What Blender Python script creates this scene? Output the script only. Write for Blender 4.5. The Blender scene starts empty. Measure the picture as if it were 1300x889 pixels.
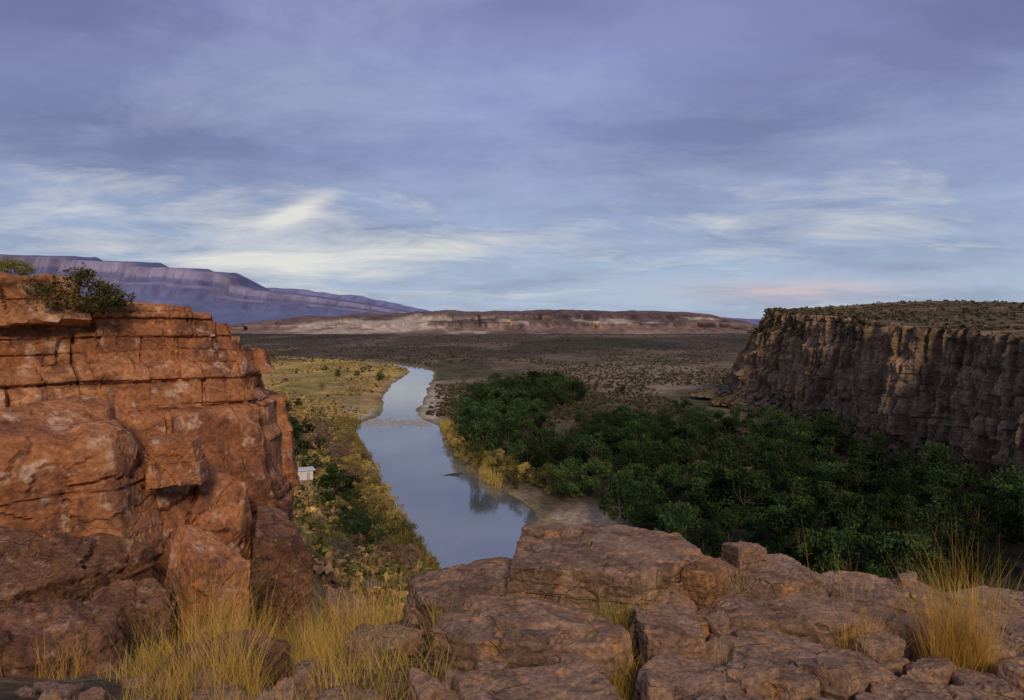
import bpy, math, random
import numpy as np
from mathutils import Vector
S = bpy.context.scene
C = S.collection
R = math.radians
F = 928.0; HZ = 410.0; CX = 650.0; H = 45.0
rng = np.random.default_rng(7)
random.seed(3)

# ------------------------------------------------------------------ noise
def _h(ix, iy, iz, s):
    n = (ix*374761393 + iy*668265263 + iz*1103515245 + s*362437) & 0xffffffff
    n = ((n ^ (n >> 13))*1274126177) & 0xffffffff
    n = n ^ (n >> 16)
    return (n & 0xffff)/65535.0
def vn(x, y, z=0.0, s=0):
    x, y, z = np.broadcast_arrays(np.asarray(x, float), np.asarray(y, float), np.asarray(z, float))
    ix = np.floor(x).astype(np.int64); iy = np.floor(y).astype(np.int64); iz = np.floor(z).astype(np.int64)
    fx = x-ix; fy = y-iy; fz = z-iz
    fx = fx*fx*(3-2*fx); fy = fy*fy*(3-2*fy); fz = fz*fz*(3-2*fz)
    def L(a, b, t): return a+(b-a)*t
    r0 = L(L(_h(ix, iy, iz, s), _h(ix+1, iy, iz, s), fx), L(_h(ix, iy+1, iz, s), _h(ix+1, iy+1, iz, s), fx), fy)
    if not np.any(fz): return r0*2-1
    r1 = L(L(_h(ix, iy, iz+1, s), _h(ix+1, iy, iz+1, s), fx), L(_h(ix, iy+1, iz+1, s), _h(ix+1, iy+1, iz+1, s), fx), fy)
    return L(r0, r1, fz)*2-1
def fbm(x, y, z=0.0, o=4, s=0, g=0.5):
    a = 1.0; t = 0; f = 1.0
    for k in range(o):
        t = t + a*vn(np.asarray(x)*f+k*17.3, np.asarray(y)*f+k*5.1, np.asarray(z)*f, s+k)
        a *= g; f *= 2.03
    return t
def ss(a, b, x):
    t = np.clip((np.asarray(x, float)-a)/(b-a), 0, 1); return t*t*(3-2*t)

# ------------------------------------------------------------------ mesh helpers
def mesh_np(name, V, Fq, mat=None, smooth=True, col=None):
    V = np.asarray(V, np.float32); Fq = np.asarray(Fq, np.int32); k = Fq.shape[1]
    me = bpy.data.meshes.new(name)
    me.vertices.add(len(V)); me.vertices.foreach_set('co', V.ravel())
    me.loops.add(Fq.size); me.loops.foreach_set('vertex_index', Fq.ravel())
    me.polygons.add(len(Fq)); me.polygons.foreach_set('loop_start', np.arange(len(Fq), dtype=np.int32)*k)
    me.update(calc_edges=True)
    me.polygons.foreach_set('use_smooth', np.full(len(Fq), smooth, dtype=bool))
    if col is not None:
        ca = me.color_attributes.new('Col', 'FLOAT_COLOR', 'POINT')
        c4 = np.ones((len(V), 4), np.float32); c4[:, :3] = col
        ca.data.foreach_set('color', c4.ravel())
    if mat: me.materials.append(mat)
    me.validate()
    return me
def put(name, me, parent=None, loc=(0, 0, 0), rz=0.0):
    o = bpy.data.objects.new(name, me); C.objects.link(o)
    o.location = loc; o.rotation_euler = (0, 0, rz)
    if parent is not None: o.parent = parent
    return o
def tag(o, label=None, cat=None, group=None, kind=None):
    if label: o['label'] = label
    if cat: o['category'] = cat
    if group: o['group'] = group
    if kind: o['kind'] = kind
    return o
def gridF(nr, nc):
    i = np.arange(nr-1)[:, None]*nc+np.arange(nc-1)[None, :]
    return np.stack([i, i+1, i+nc+1, i+nc], -1).reshape(-1, 4)

# ------------------------------------------------------------------ materials
def newmat(name):
    m = bpy.data.materials.new(name); m.use_nodes = True
    nt = m.node_tree; b = nt.nodes['Principled BSDF']
    b.inputs['Roughness'].default_value = 0.9
    b.inputs['Specular IOR Level'].default_value = 0.15
    return m, nt, b
def node(nt, t, **kw):
    n = nt.nodes.new(t)
    for k, v in kw.items():
        if k.startswith('_'): setattr(n, k[1:], v)
        else: n.inputs[k.replace('__', ' ')].default_value = v
    return n
def ramp(nt, src, stops, interp='LINEAR'):
    r = nt.nodes.new('ShaderNodeValToRGB'); e = r.color_ramp.elements
    r.color_ramp.interpolation = interp
    while len(e) < len(stops): e.new(0.5)
    for i, (p, c) in enumerate(stops):
        e[i].position = p
        e[i].color = (c, c, c, 1) if not isinstance(c, tuple) else (*c, 1)
    nt.links.new(src, r.inputs['Fac']); return r.outputs['Color']
def noise(nt, vec, scale, detail=4, rough=0.55, dist=0.0):
    n = node(nt, 'ShaderNodeTexNoise', Scale=scale, Detail=detail, Roughness=rough, Distortion=dist)
    nt.links.new(vec, n.inputs['Vector']); return n.outputs['Fac']
def mixc(nt, fac, a, b, mode='MIX'):
    m = nt.nodes.new('ShaderNodeMix'); m.data_type = 'RGBA'; m.blend_type = mode
    for i, v in ((0, fac), (6, a), (7, b)):
        if hasattr(v, 'is_linked'): nt.links.new(v, m.inputs[i])
        elif i == 0: m.inputs[0].default_value = v
        else: m.inputs[i].default_value = (*v, 1)
    return m.outputs[2]
def mth(nt, op, a, b=None, clamp=False):
    m = nt.nodes.new('ShaderNodeMath'); m.operation = op; m.use_clamp = clamp
    for i, v in ((0, a), (1, b)):
        if v is None: continue
        if hasattr(v, 'is_linked'): nt.links.new(v, m.inputs[i])
        else: m.inputs[i].default_value = v
    return m.outputs[0]
def mapv(nt, vec, scale, loc=(0, 0, 0), rot=(0, 0, 0)):
    m = nt.nodes.new('ShaderNodeMapping'); m.inputs['Scale'].default_value = scale
    m.inputs['Location'].default_value = loc; m.inputs['Rotation'].default_value = rot
    nt.links.new(vec, m.inputs['Vector']); return m.outputs[0]
def bump(nt, b, hgt, strength, dist):
    n = node(nt, 'ShaderNodeBump', Strength=strength, Distance=dist)
    nt.links.new(hgt, n.inputs['Height']); nt.links.new(n.outputs[0], b.inputs['Normal'])

def rock_mat(name, stops, scale, dark, spots, bands=0.0, bandscale=3.0, streak=0.0, bdist=0.05, bstr=0.8, soil=None, cracks=0.0, spotp=(0.56, 0.66), cstr=0.30):
    m, nt, b = newmat(name)
    co = nt.nodes.new('ShaderNodeTexCoord').outputs['Object']
    c = ramp(nt, noise(nt, co, scale, 4, 0.62, 0.4), stops)
    if bands:
        bz = noise(nt, mapv(nt, co, (0.12*bandscale, 0.12*bandscale, bandscale)), 1.0, 3, 0.6, 0.3)
        c = mixc(nt, bands, c, ramp(nt, bz, [(0.3, 0.35), (0.5, 0.85), (0.7, 1.25)]), 'MULTIPLY')
    if streak:
        sz = noise(nt, mapv(nt, co, (scale*1.9, scale*1.9, scale*0.13)), 1.0, 4, 0.6, 0.2)
        c = mixc(nt, streak, c, ramp(nt, sz, [(0.38, 0.30), (0.55, 1.0)]), 'MULTIPLY')
    pz = ramp(nt, noise(nt, co, scale*2.7, 4, 0.7, 0.8), [(0.50, 0.0), (0.60, 1.0)])
    c = mixc(nt, mth(nt, 'MULTIPLY', pz, 0.70), c, dark)
    sz = ramp(nt, noise(nt, co, scale*5.0, 4, 0.65), [(spotp[0], 0.0), (spotp[1], 1.0)])
    c = mixc(nt, mth(nt, 'MULTIPLY', sz, 0.65), c, spots)
    fine = ramp(nt, noise(nt, co, scale*24, 3, 0.7), [(0.25, 0.45), (0.75, 1.5)])
    c = mixc(nt, 1.0, c, fine, 'MULTIPLY')
    h1 = noise(nt, co, scale*6, 6, 0.72)
    if cracks:
        nn = node(nt, 'ShaderNodeTexNoise', Scale=cracks*1.2, Detail=2.0); nt.links.new(co, nn.inputs['Vector'])
        sc = node(nt, 'ShaderNodeVectorMath'); sc.operation = 'SCALE'; sc.inputs['Scale'].default_value = 0.55/cracks
        nt.links.new(nn.outputs['Color'], sc.inputs[0])
        wv = node(nt, 'ShaderNodeVectorMath'); wv.operation = 'ADD'
        nt.links.new(mapv(nt, co, (1, 0.7, 2.0), rot=(0.1, 0.1, 0.5)), wv.inputs[0]); nt.links.new(sc.outputs[0], wv.inputs[1])
        v = node(nt, 'ShaderNodeTexVoronoi', Scale=cracks); v.feature = 'DISTANCE_TO_EDGE'
        nt.links.new(wv.outputs[0], v.inputs['Vector'])
        cr = ramp(nt, v.outputs['Distance'], [(0.0, 0.0), (0.028, 1.0)])
        brk = ramp(nt, noise(nt, co, cracks*0.9, 1), [(0.45, 1.0), (0.55, 0.0)])
        cr = mth(nt, 'MAXIMUM', cr, brk)
        h1 = mth(nt, 'ADD', h1, mth(nt, 'MULTIPLY', cr, cstr))
    if soil:
        ge = nt.nodes.new('ShaderNodeNewGeometry'); sx = nt.nodes.new('ShaderNodeSeparateXYZ')
        nt.links.new(ge.outputs['True Normal'], sx.inputs[0])
        sc_ = ramp(nt, noise(nt, co, scale*3, 4, 0.7), [(0.35, soil[0]), (0.65, soil[1])])
        c = mixc(nt, ramp(nt, sx.outputs[2], [(0.72, 0.0), (0.9, 1.0)]), c, sc_)
    nt.links.new(c, b.inputs['Base Color'])
    bump(nt, b, h1, bstr, bdist)
    return m

M_red = rock_mat('red_sandstone', [(0.30, (0.18, 0.073, 0.037)), (0.44, (0.365, 0.145, 0.062)), (0.56, (0.49, 0.21, 0.09)), (0.70, (0.57, 0.34, 0.195))],
                 0.42, (0.135, 0.06, 0.038), (0.60, 0.41, 0.28), bands=0.5, bandscale=1.6, bdist=0.08, bstr=0.85, cracks=0.7, cstr=0.18)
M_redbrown = rock_mat('dark_red_sandstone', [(0.30, (0.09, 0.045, 0.029)), (0.44, (0.18, 0.085, 0.047)), (0.56, (0.26, 0.125, 0.068)), (0.70, (0.33, 0.19, 0.118))],
                 0.8, (0.065, 0.036, 0.026), (0.40, 0.25, 0.16), bands=0.45, bandscale=2.5, bdist=0.08, bstr=1.0, cracks=1.4)
M_grey = rock_mat('weathered_rock', [(0.3, (0.13, 0.080, 0.050)), (0.45, (0.275, 0.165, 0.102)), (0.58, (0.38, 0.238, 0.150)), (0.72, (0.46, 0.32, 0.22))],
                  1.3, (0.105, 0.065, 0.043), (0.48, 0.24, 0.095), bands=0.3, bandscale=5, bdist=0.04, bstr=1.0, cracks=3.2)
M_stain = rock_mat('stained_rock', [(0.3, (0.15, 0.075, 0.038)), (0.45, (0.32, 0.155, 0.068)), (0.58, (0.45, 0.215, 0.085)), (0.72, (0.48, 0.31, 0.18))],
                  1.6, (0.11, 0.065, 0.04), (0.58, 0.24, 0.07), bands=0.3, bandscale=5, bdist=0.04, bstr=1.0, cracks=3.2)
M_cliff = rock_mat('cliff_rock', [(0.3, (0.19, 0.115, 0.068)), (0.45, (0.31, 0.195, 0.115)), (0.58, (0.41, 0.27, 0.163)), (0.72, (0.47, 0.34, 0.22))],
                   0.09, (0.155, 0.095, 0.06), (0.43, 0.295, 0.185), bands=0.3, bandscale=0.3, streak=0.75, bdist=0.8, bstr=1.0, soil=((0.085, 0.07, 0.036), (0.175, 0.13, 0.072)))

def attr_mat(name, scales=(0.05, 0.6, 4.0), bd=0.3, lo=0.55, hi=1.5):
    m, nt, b = newmat(name)
    a = nt.nodes.new('ShaderNodeAttribute'); a.attribute_name = 'Col'
    co = nt.nodes.new('ShaderNodeTexCoord').outputs['Object']
    c = a.outputs['Color']
    for s in scales:
        c = mixc(nt, 1.0, c, ramp(nt, noise(nt, co, s, 4, 0.65), [(0.3, lo), (0.7, hi)]), 'MULTIPLY')
    nt.links.new(c, b.inputs['Base Color'])
    if bd: bump(nt, b, noise(nt, co, scales[-1], 4, 0.7), 0.7, bd)
    b.inputs['Specular IOR Level'].default_value = 0.05
    return m
M_ground = attr_mat('ground_soil')
M_far = attr_mat('mesa_slopes', (0.006, 0.03), 8.0, 0.65, 1.35)
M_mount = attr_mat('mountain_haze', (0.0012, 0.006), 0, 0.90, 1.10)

def leaf_mat(name, dk, md, lt, sc=0.5, objrand=0.5):
    m, nt, b = newmat(name)
    co = nt.nodes.new('ShaderNodeTexCoord').outputs['Object']
    c = ramp(nt, noise(nt, co, sc, 2, 0.7), [(0.3, dk), (0.5, md), (0.72, lt)])
    oi = nt.nodes.new('ShaderNodeObjectInfo')
    r = ramp(nt, oi.outputs['Random'], [(0, 1-objrand), (1, 1+objrand)])
    c = mixc(nt, 1.0, c, r, 'MULTIPLY')
    nt.links.new(c, b.inputs['Base Color'])
    b.inputs['Roughness'].default_value = 0.8
    b.inputs['Specular IOR Level'].default_value = 0.08
    return m
M_tree = leaf_mat('dark_leaves', (0.007, 0.017, 0.007), (0.023, 0.045, 0.014), (0.075, 0.098, 0.027), 0.35, 0.65)
M_tree2 = leaf_mat('green_leaves', (0.010, 0.024, 0.009), (0.034, 0.064, 0.019), (0.10, 0.128, 0.036), 0.35, 0.65)
M_olive = leaf_mat('olive_leaves', (0.05, 0.052, 0.016), (0.125, 0.12, 0.034), (0.22, 0.19, 0.055), 0.8)
M_gold = leaf_mat('golden_brush', (0.15, 0.112, 0.03), (0.34, 0.25, 0.07), (0.51, 0.37, 0.115), 0.8, 0.45)
M_mauve = leaf_mat('bare_brush', (0.11, 0.066, 0.045), (0.24, 0.145, 0.09), (0.35, 0.225, 0.14), 0.8, 0.3)
M_straw = leaf_mat('dry_grass_blades', (0.28, 0.165, 0.035), (0.52, 0.335, 0.07), (0.72, 0.50, 0.15), 1.5, 0.15)
M_amber = leaf_mat('amber_grass_blades', (0.29, 0.155, 0.032), (0.53, 0.305, 0.065), (0.70, 0.46, 0.13), 4.0, 0.1)
M_green = leaf_mat('green_grass_blades', (0.20, 0.165, 0.03), (0.48, 0.37, 0.07), (0.68, 0.52, 0.14), 6.0, 0.1)
M_bark = leaf_mat('bark', (0.04, 0.028, 0.02), (0.09, 0.065, 0.05), (0.14, 0.11, 0.085), 3.0, 0.2)
M_scrub = attr_mat('scrub_leaves', (0.4,), 0)
M_white = leaf_mat('white_paint', (0.54, 0.54, 0.54), (0.66, 0.65, 0.64), (0.74, 0.74, 0.72), 0.6, 0.0)
M_panel = leaf_mat('grey_panel', (0.30, 0.30, 0.31), (0.38, 0.38, 0.39), (0.44, 0.44, 0.45), 0.6, 0.0)  # grey paint of the hut door
M_dead = leaf_mat('dead_wood', (0.12, 0.09, 0.07), (0.22, 0.18, 0.14), (0.35, 0.29, 0.23), 2.0, 0.2)
M_stone = leaf_mat('river_stones', (0.2, 0.18, 0.16), (0.36, 0.33, 0.29), (0.5, 0.47, 0.43), 0.7, 0.0)

m, nt, b = newmat('river_water'); M_water = m
co = nt.nodes.new('ShaderNodeTexCoord').outputs['Object']
c = ramp(nt, noise(nt, co, 0.03, 3), [(0.35, (0.12, 0.128, 0.12)), (0.65, (0.19, 0.195, 0.175))])
nt.links.new(c, b.inputs['Base Color'])
b.inputs['Roughness'].default_value = 0.07; b.inputs['IOR'].default_value = 3.4
b.inputs['Specular IOR Level'].default_value = 0.5
w1 = noise(nt, mapv(nt, co, (0.6, 0.22, 1)), 1.0, 3, 0.6)
bump(nt, b, w1, 0.16, 0.12)

# ------------------------------------------------------------------ river + terrain
riv = [(463, 492, 508), (467, 515, 536), (473, 520, 550), (480, 509, 549), (490, 496, 544), (500, 490, 540), (515, 487, 532), (528, 482, 525), (536, 462, 543), (543, 450, 555),
       (550, 450, 563), (565, 458, 568), (580, 468, 578), (600, 478, 594), (620, 487, 626), (640, 495, 662), (660, 505, 684), (690, 530, 690), (717, 551, 690)]
rv = []
for py, a, c_ in riv:
    Y = H*F/(py-HZ); rv.append((Y, (a-CX)/F*Y, (c_-CX)/F*Y))
rv += [(110, -6, 14), (95, 3, 26), (80, 12, 50), (66, 22, 120), (55, 70, 140), (840, -172, -154), (900, -235, -215), (980, -320, -300)]
rv.sort(); rvY = np.array([r[0] for r in rv]); rvL = np.array([r[1] for r in rv]); rvR = np.array([r[2] for r in rv])
def river_t(x, y):
    l = np.interp(y, rvY, rvL); r = np.interp(y, rvY, rvR)
    t = np.maximum(l-x, x-r)
    t = np.where((y < 60) | (y > 975), 60.0, t)
    return t
pl = np.array([(-60, 44), (0, 43.0), (3, 42.55), (6, 41.8), (9, 40.75), (12, 39.6), (20, 36.6), (40, 30), (80, 18), (120, 7), (146, 2), (300, 2)], float)
pr = np.array([(-60, 43.4), (0, 42.8), (5.9, 42.72), (6.4, 42.3), (8, 40.5), (14, 32), (30, 13), (50, 4), (60, 2), (300, 2)], float)
xbv = np.array([(-60, -0.75), (0, -0.75), (6, -0.8), (8, -1.1), (20, -2.9), (40, -6.2), (80, -12.5), (120, -21), (150, -32), (300, -60)], float)
def gz(x, y):
    x = np.asarray(x, float); y = np.asarray(y, float)
    xb = np.interp(y, xbv[:, 0], xbv[:, 1]); wd = 0.8+np.clip(y, 0, 300)*0.11
    w = ss(0, 1, (x-(xb-wd))/wd)
    hl = np.interp(y, pl[:, 0], pl[:, 1])+0.28*np.clip(-x-16, 0, 200)*(1-ss(60, 150, y))
    hr = np.interp(y, pr[:, 0], pr[:, 1])
    hill = hl*(1-w)+hr*w
    t = river_t(x, y)+1.6*fbm(x*0.09, y*0.05, 0, 3, 5)
    bar = ss(0, 1, 1-np.abs(y-166)/30)*(x > np.interp(y, rvY, (rvL+rvR)/2))
    bar = bar + ss(0, 1, 1-np.abs(y-370)/70)*0.8
    t = t*(1-0.80*np.clip(bar, 0, 1))
    bank = np.interp(t, [-6, -3, 0, 2, 8, 22, 60], [-1.6, -1.2, -0.03, 0.5, 1.5, 2.2, 2.5])
    far = ss(20, 120, t)
    bank = bank + far*1.1*fbm(x*0.012, y*0.012, 0, 4, 9)*(1-ss(900, 3000, y)*0.5)+0.12*far*fbm(x*0.2, y*0.2, 0, 2, 3)
    bank = bank + ss(600, 2200, y)*6
    hf = np.clip(hill-2, 0, 100)
    k = ss(1, 8, hf)
    rough = ss(0, 6, hf)*(0.9*fbm(x*0.10, y*0.10, 0, 4, 21)*ss(18, 60, y)+0.07*fbm(x*0.9, y*0.9, 0, 3, 22))
    return bank*(1-k)+2.0*k+hf+rough
_s = np.exp(np.linspace(math.log(3.0), math.log(2600), 900))
def G(px, py):
    xs = (px-CX)/F*_s; zs = H-(py-HZ)/F*_s
    d = zs-gz(xs, _s); i = int(np.argmax(d < 0))
    if i == 0: i = len(_s)-1
    a, b_ = _s[i-1], _s[i]; t = d[i-1]/(d[i-1]-d[i]+1e-9); Y = a+(b_-a)*t; x = (px-CX)/F*Y
    return (x, Y, float(gz(x, Y)))

nu = 640
u = np.linspace(-1.7, 1.7, nu)
ys = np.concatenate([np.arange(-30, 30, 0.45), 30*np.exp(np.linspace(0, math.log(45000/30.0), 640))])
U, Yg = np.meshgrid(u, ys)
Xg = U*(np.abs(Yg)+22)
Zg = gz(Xg, Yg)
Zg = np.where(Yg > 5000, np.minimum(Zg, 9), Zg)
pyg = HZ+(H-2)*F/np.maximum(Yg, 20); pxg = CX+F*Xg/np.maximum(Yg, 20)
tg = river_t(Xg, Yg)
wob = fbm(Xg*0.02, Yg*0.012, 0, 4, 33)
col = np.zeros(Xg.shape+(3,)); col[:] = (0.17, 0.125, 0.078)
def blend(mask, c):
    global col
    mk = np.clip(mask, 0, 1)[..., None]; col = col*(1-mk)+np.array(c)*mk
def ell(cx, cy, rx, ry, soft=0.5):
    d = np.sqrt(((pxg-cx)/rx)**2+((pyg-cy)/ry)**2)+0.3*wob
    return 1-ss(1-soft, 1+soft*0.4, d)
fine = fbm(Xg*0.05, Yg*0.03, 0, 4, 41)
blend(ss(0, 0.7, fine)*0.5, (0.28, 0.21, 0.13))
blend(ss(-0.1, 0.35, fbm(Xg*0.022, Yg*0.010, 0, 5, 52))*0.85, (0.08, 0.072, 0.034))
left = (Xg < np.interp(Yg, rvY, rvL)+2)
blend(left*ss(150, 200, Yg)*0.85, (0.34, 0.245, 0.085))
blend(ell(415, 478, 130, 36)*left, (0.52, 0.365, 0.10))
blend(left*ss(0.1, 0.6, fbm(Xg*0.035, Yg*0.016, 0, 4, 58))*ss(160, 220, Yg)*(1-ss(800, 900, Yg))*0.75, (0.23, 0.185, 0.06))
blend(left*ss(0.1, 0.5, fbm(Xg*0.03, Yg*0.014, 0, 4, 59))*ss(160, 220, Yg)*(1-ss(800, 900, Yg))*0.7, (0.44, 0.27, 0.12))
blend(ss(700, 1100, Yg+150*wob), (0.095, 0.068, 0.046))
blend(ss(0.1, 0.5, fbm(Xg*0.006, Yg*0.0025, 0, 5, 60))*ss(500, 800, Yg)*(1-ss(2200, 2600, Yg))*0.7, (0.19, 0.14, 0.09))
blend(ss(-0.1, 0.3, fbm(Xg*0.005, Yg*0.002, 0, 5, 67))*ss(500, 800, Yg)*0.85, (0.052, 0.042, 0.027))
blend(ell(800, 485, 120, 26)*0.6, (0.31, 0.24, 0.15))
blend(ell(745, 630, 50, 18)*0.9, (0.24, 0.17, 0.085))
blend(ell(730, 545, 40, 14)*0.8, (0.29, 0.21, 0.12))
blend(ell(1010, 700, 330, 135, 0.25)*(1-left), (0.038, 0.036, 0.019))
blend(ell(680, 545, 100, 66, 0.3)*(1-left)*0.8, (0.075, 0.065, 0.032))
blend(ell(455, 528, 45, 14), (0.48, 0.40, 0.28))
blend(ell(545, 510, 26, 28)*(tg > 0), (0.46, 0.38, 0.26))
blend(ell(725, 668, 66, 30)*(1-left), (0.34, 0.255, 0.17))
blend((1-ss(1.0, 5, tg))*ss(100, 140, Yg)*(Yg < 900), (0.25, 0.19, 0.095))
blend((1-ss(-3, 0, tg)), (0.12, 0.105, 0.06))
hillm = ss(3, 7, Zg)*(1-ss(150, 170, Yg))
blend(hillm, (0.24, 0.175, 0.08))
blend(hillm*ss(0.0, 0.5, fbm(Xg*0.15, Yg*0.1, 0, 4, 70))*0.8, (0.34, 0.25, 0.10))
blend(hillm*ss(0.1, 0.6, fbm(Xg*0.2, Yg*0.12, 0, 4, 75))*0.7, (0.12, 0.105, 0.045))
blend((1-ss(9, 13, Yg))*ss(-5, 0, Yg)*0.8, (0.14, 0.098, 0.058))
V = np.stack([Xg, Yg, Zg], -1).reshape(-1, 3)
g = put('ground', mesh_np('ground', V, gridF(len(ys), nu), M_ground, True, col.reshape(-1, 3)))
tag(g, 'desert valley floor and hillside of tan soil and dry grass', 'ground', kind='structure')

yy = np.concatenate([np.arange(62, 420, 2.0), np.arange(420, 975, 6.0)])
l = np.interp(yy, rvY, rvL)-9; r_ = np.interp(yy, rvY, rvR)+9
tt = np.linspace(0, 1, 12)
X = l[:, None]+(r_-l)[:, None]*tt[None]; Yw = np.repeat(yy[:, None], 12, 1)
tag(put('river', mesh_np('river', np.stack([X, Yw, np.zeros_like(X)], -1).reshape(-1, 3), gridF(len(yy), 12), M_water)),
    'calm grey blue river winding through the valley', 'river', kind='structure')

# ------------------------------------------------------------------ cliffs
def blocks(Sg, Z, zmin, thick, bw, amp, ampL, gl_, gj, gw, seed, wob_=0.35):
    bed = Z+thick*wob_*fbm(Sg/(thick*5), Z/(thick*4), 0, 2, seed)
    rr = np.random.default_rng(seed)
    bounds = np.cumsum(rr.uniform(0.35, 1.65, 600)*thick)+zmin-6*thick
    li = np.searchsorted(bounds, bed)
    lo = bounds[np.clip(li-1, 0, 599)]; hi = bounds[np.clip(li, 0, 599)]
    db = np.minimum(bed-lo, hi-bed)
    w = bw*(0.6+1.1*_h(li, li*0+3, li*0, seed))
    cc = (Sg+bw*0.3*wob_/0.35*fbm(Sg/bw, Z/thick*0.6, 0, 2, seed+3))/w+7.3*_h(li, li*0, li*0+1, seed)
    ci = np.floor(cc).astype(np.int64); fc = cc-ci
    dj = np.minimum(fc, 1-fc)*w
    off = amp*(_h(ci, li, li*0, seed+9)-0.5)*2+ampL*(_h(li, li*0, li*0+5, seed+11)-0.5)*2
    tb = amp*0.9*(_h(ci, li, li*0+7, seed+9)-0.5)*(fc-0.5)*2
    gs = 0.2+0.8*_h(ci, li, li*0+2, seed+4)**2
    return off+tb-gl_*gs*np.exp(-(db/gw)**2)-gj*gs*np.exp(-(dj/gw)**2)
def cliff(path, D, zb, zr, setb, q_axis, seed, ds, nt_, levels, namp, nscale, plat, plat_z, nplat=40, sm=5, chute=0.0, toplev=None):
    P = np.array(path, float)
    seg = np.r_[0, np.cumsum(np.hypot(*np.diff(P, axis=0).T))]
    n = int(seg[-1]/ds); s = np.linspace(0, seg[-1], n)
    X = np.interp(s, seg, P[:, 0]); Y = np.interp(s, seg, P[:, 1])
    k = max(3, int(sm)) | 1
    ker = np.hanning(k+2)[1:-1]; ker /= ker.sum()
    X = np.convolve(np.pad(X, k//2, 'edge'), ker, 'valid'); Y = np.convolve(np.pad(Y, k//2, 'edge'), ker, 'valid')
    tx = np.gradient(X); ty = np.gradient(Y); ln = np.hypot(tx, ty)+1e-9
    nx, ny = ty/ln, -tx/ln
    if nx.mean()*D[0]+ny.mean()*D[1] > 0: nx, ny = -nx, -ny
    q = q_axis[0]*X+q_axis[1]*Y
    t = np.linspace(0, 1, nt_)
    Sg, T = np.meshgrid(s, t)
    ZB = zb(q)[None]; ZR = zr(q)[None]
    Z = ZB+(ZR-ZB)*T
    out = 0
    for i, lv in enumerate(levels): out = out+blocks(Sg, Z, float(ZB.min()), *lv[:7], seed+100*i, *(lv[7:]))
    if toplev: out = out+blocks(Sg, Z, float(ZB.min()), *toplev[:7], seed+777, *(toplev[7:]))*ss(0.74, 0.82, T)
    out = out+namp*fbm(Sg*nscale, Z*nscale*1.4, 0, 6, seed+30, 0.58)
    rid = 1-np.abs(fbm(Sg*nscale*1.3+40, Z*nscale*0.5, 0, 3, seed+50))
    out = out-namp*0.7*np.clip(rid-0.86, 0, 1)*7
    out = out+1.6*namp*fbm(Sg*nscale*0.25, Z*nscale*0.08, 0, 3, seed+55)
    if chute:
        r2 = 1-np.abs(fbm(Sg*nscale*0.7+9, Z*nscale*0.10, 0, 3, seed+58))
        out = out-chute*np.clip(r2-0.72, 0, 1)*3.0*ss(0.12, 0.3, T)
        out = out+chute*0.6*fbm(Sg*nscale*2.4, Z*nscale*0.12, 0, 3, seed+59)*ss(0.12, 0.3, T)
        r3 = 1-np.abs(fbm(Sg*nscale*2.0+3, Z*nscale*0.10, 0, 2, seed+61))
        out = out-chute*np.clip(r3-0.86, 0, 1)*4.5*ss(0.12, 0.3, T)
    Sb = setb(q[None], T)
    PX = X[None]+D[0]*Sb+nx[None]*out; PY = Y[None]+D[1]*Sb+ny[None]*out
    d = plat*np.linspace(0, 1, nplat+1)[1:]**1.6
    TX = PX[-1][None]+D[0]*d[:, None]; TY = PY[-1][None]+D[1]*d[:, None]
    TZ = Z[-1][None]+plat_z(q[None], d[:, None])+namp*0.35*fbm(TX*nscale*0.7, TY*nscale*0.7, 0, 5, seed+70)*ss(0, plat*0.03, d[:, None])
    A = np.concatenate([PX, TX]); B = np.concatenate([PY, TY]); Zf = np.concatenate([Z, TZ])
    return np.stack([A, B, Zf], -1).reshape(-1, 3), gridF(A.shape[0], n)

Dm = (0.958, -0.287)
mp = [(150, 20), (132, 60), (124, 100), (119, 130), (115, 165), (118, 185), (121, 205), (115, 228), (118, 250), (123, 272), (116, 300), (119, 325), (122, 345), (114, 372), (116, 405), (131, 430), (170, 444), (225, 457), (330, 474)]
qa = (0.287, 0.958)
def yq(q): return (q-0.287*120)/0.958
def m_zb(q): return np.full_like(q, 1.0)+2.5*ss(200, 380, yq(q))
def m_zr(q): return np.interp(yq(q), [30, 170, 250, 330, 400, 460], [36.5, 41.5, 45.5, 49, 52.0, 52])+0.5*fbm(q*0.05, q*0, 0, 4, 91)
gt = ([0, .07, .13, .17, .36, .40, .55, .58, .74, .77, 1.0], [-0.7, -0.3, .0, .06, .16, .30, .38, .54, .64, .84, 1.0])
def m_set(q, T):
    Sx = np.interp(yq(q), [30, 200, 300, 380, 420], [4, 4, 7, 21, 28])
    return Sx*np.interp(T+0.05*fbm(q*0.06, T*2, 0, 2, 17), gt[0], gt[1])
def m_plat(q, d): return np.clip((yq(q)-100)/300*3.6, 0, 3.6)*ss(0, 80, d)-0.04*np.clip(d-85, 0, 500)
Vc, Fc = cliff(mp, Dm, m_zb, m_zr, m_set, qa, 5, 0.5, 170,
               [(14.0, 5.0, 1.3, 0.5, 0.6, 3.0, 0.55), (3.4, 2.2, 0.4, 0.25, 0.3, 0.8, 0.3)], 0.75, 0.16, 330, m_plat, sm=7, chute=2.4)
tag(put('cliff', mesh_np('cliff', Vc, Fc, M_cliff, False)), 'long brown layered cliff with flat scrubby top across the valley', 'cliff', kind='structure')

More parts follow.
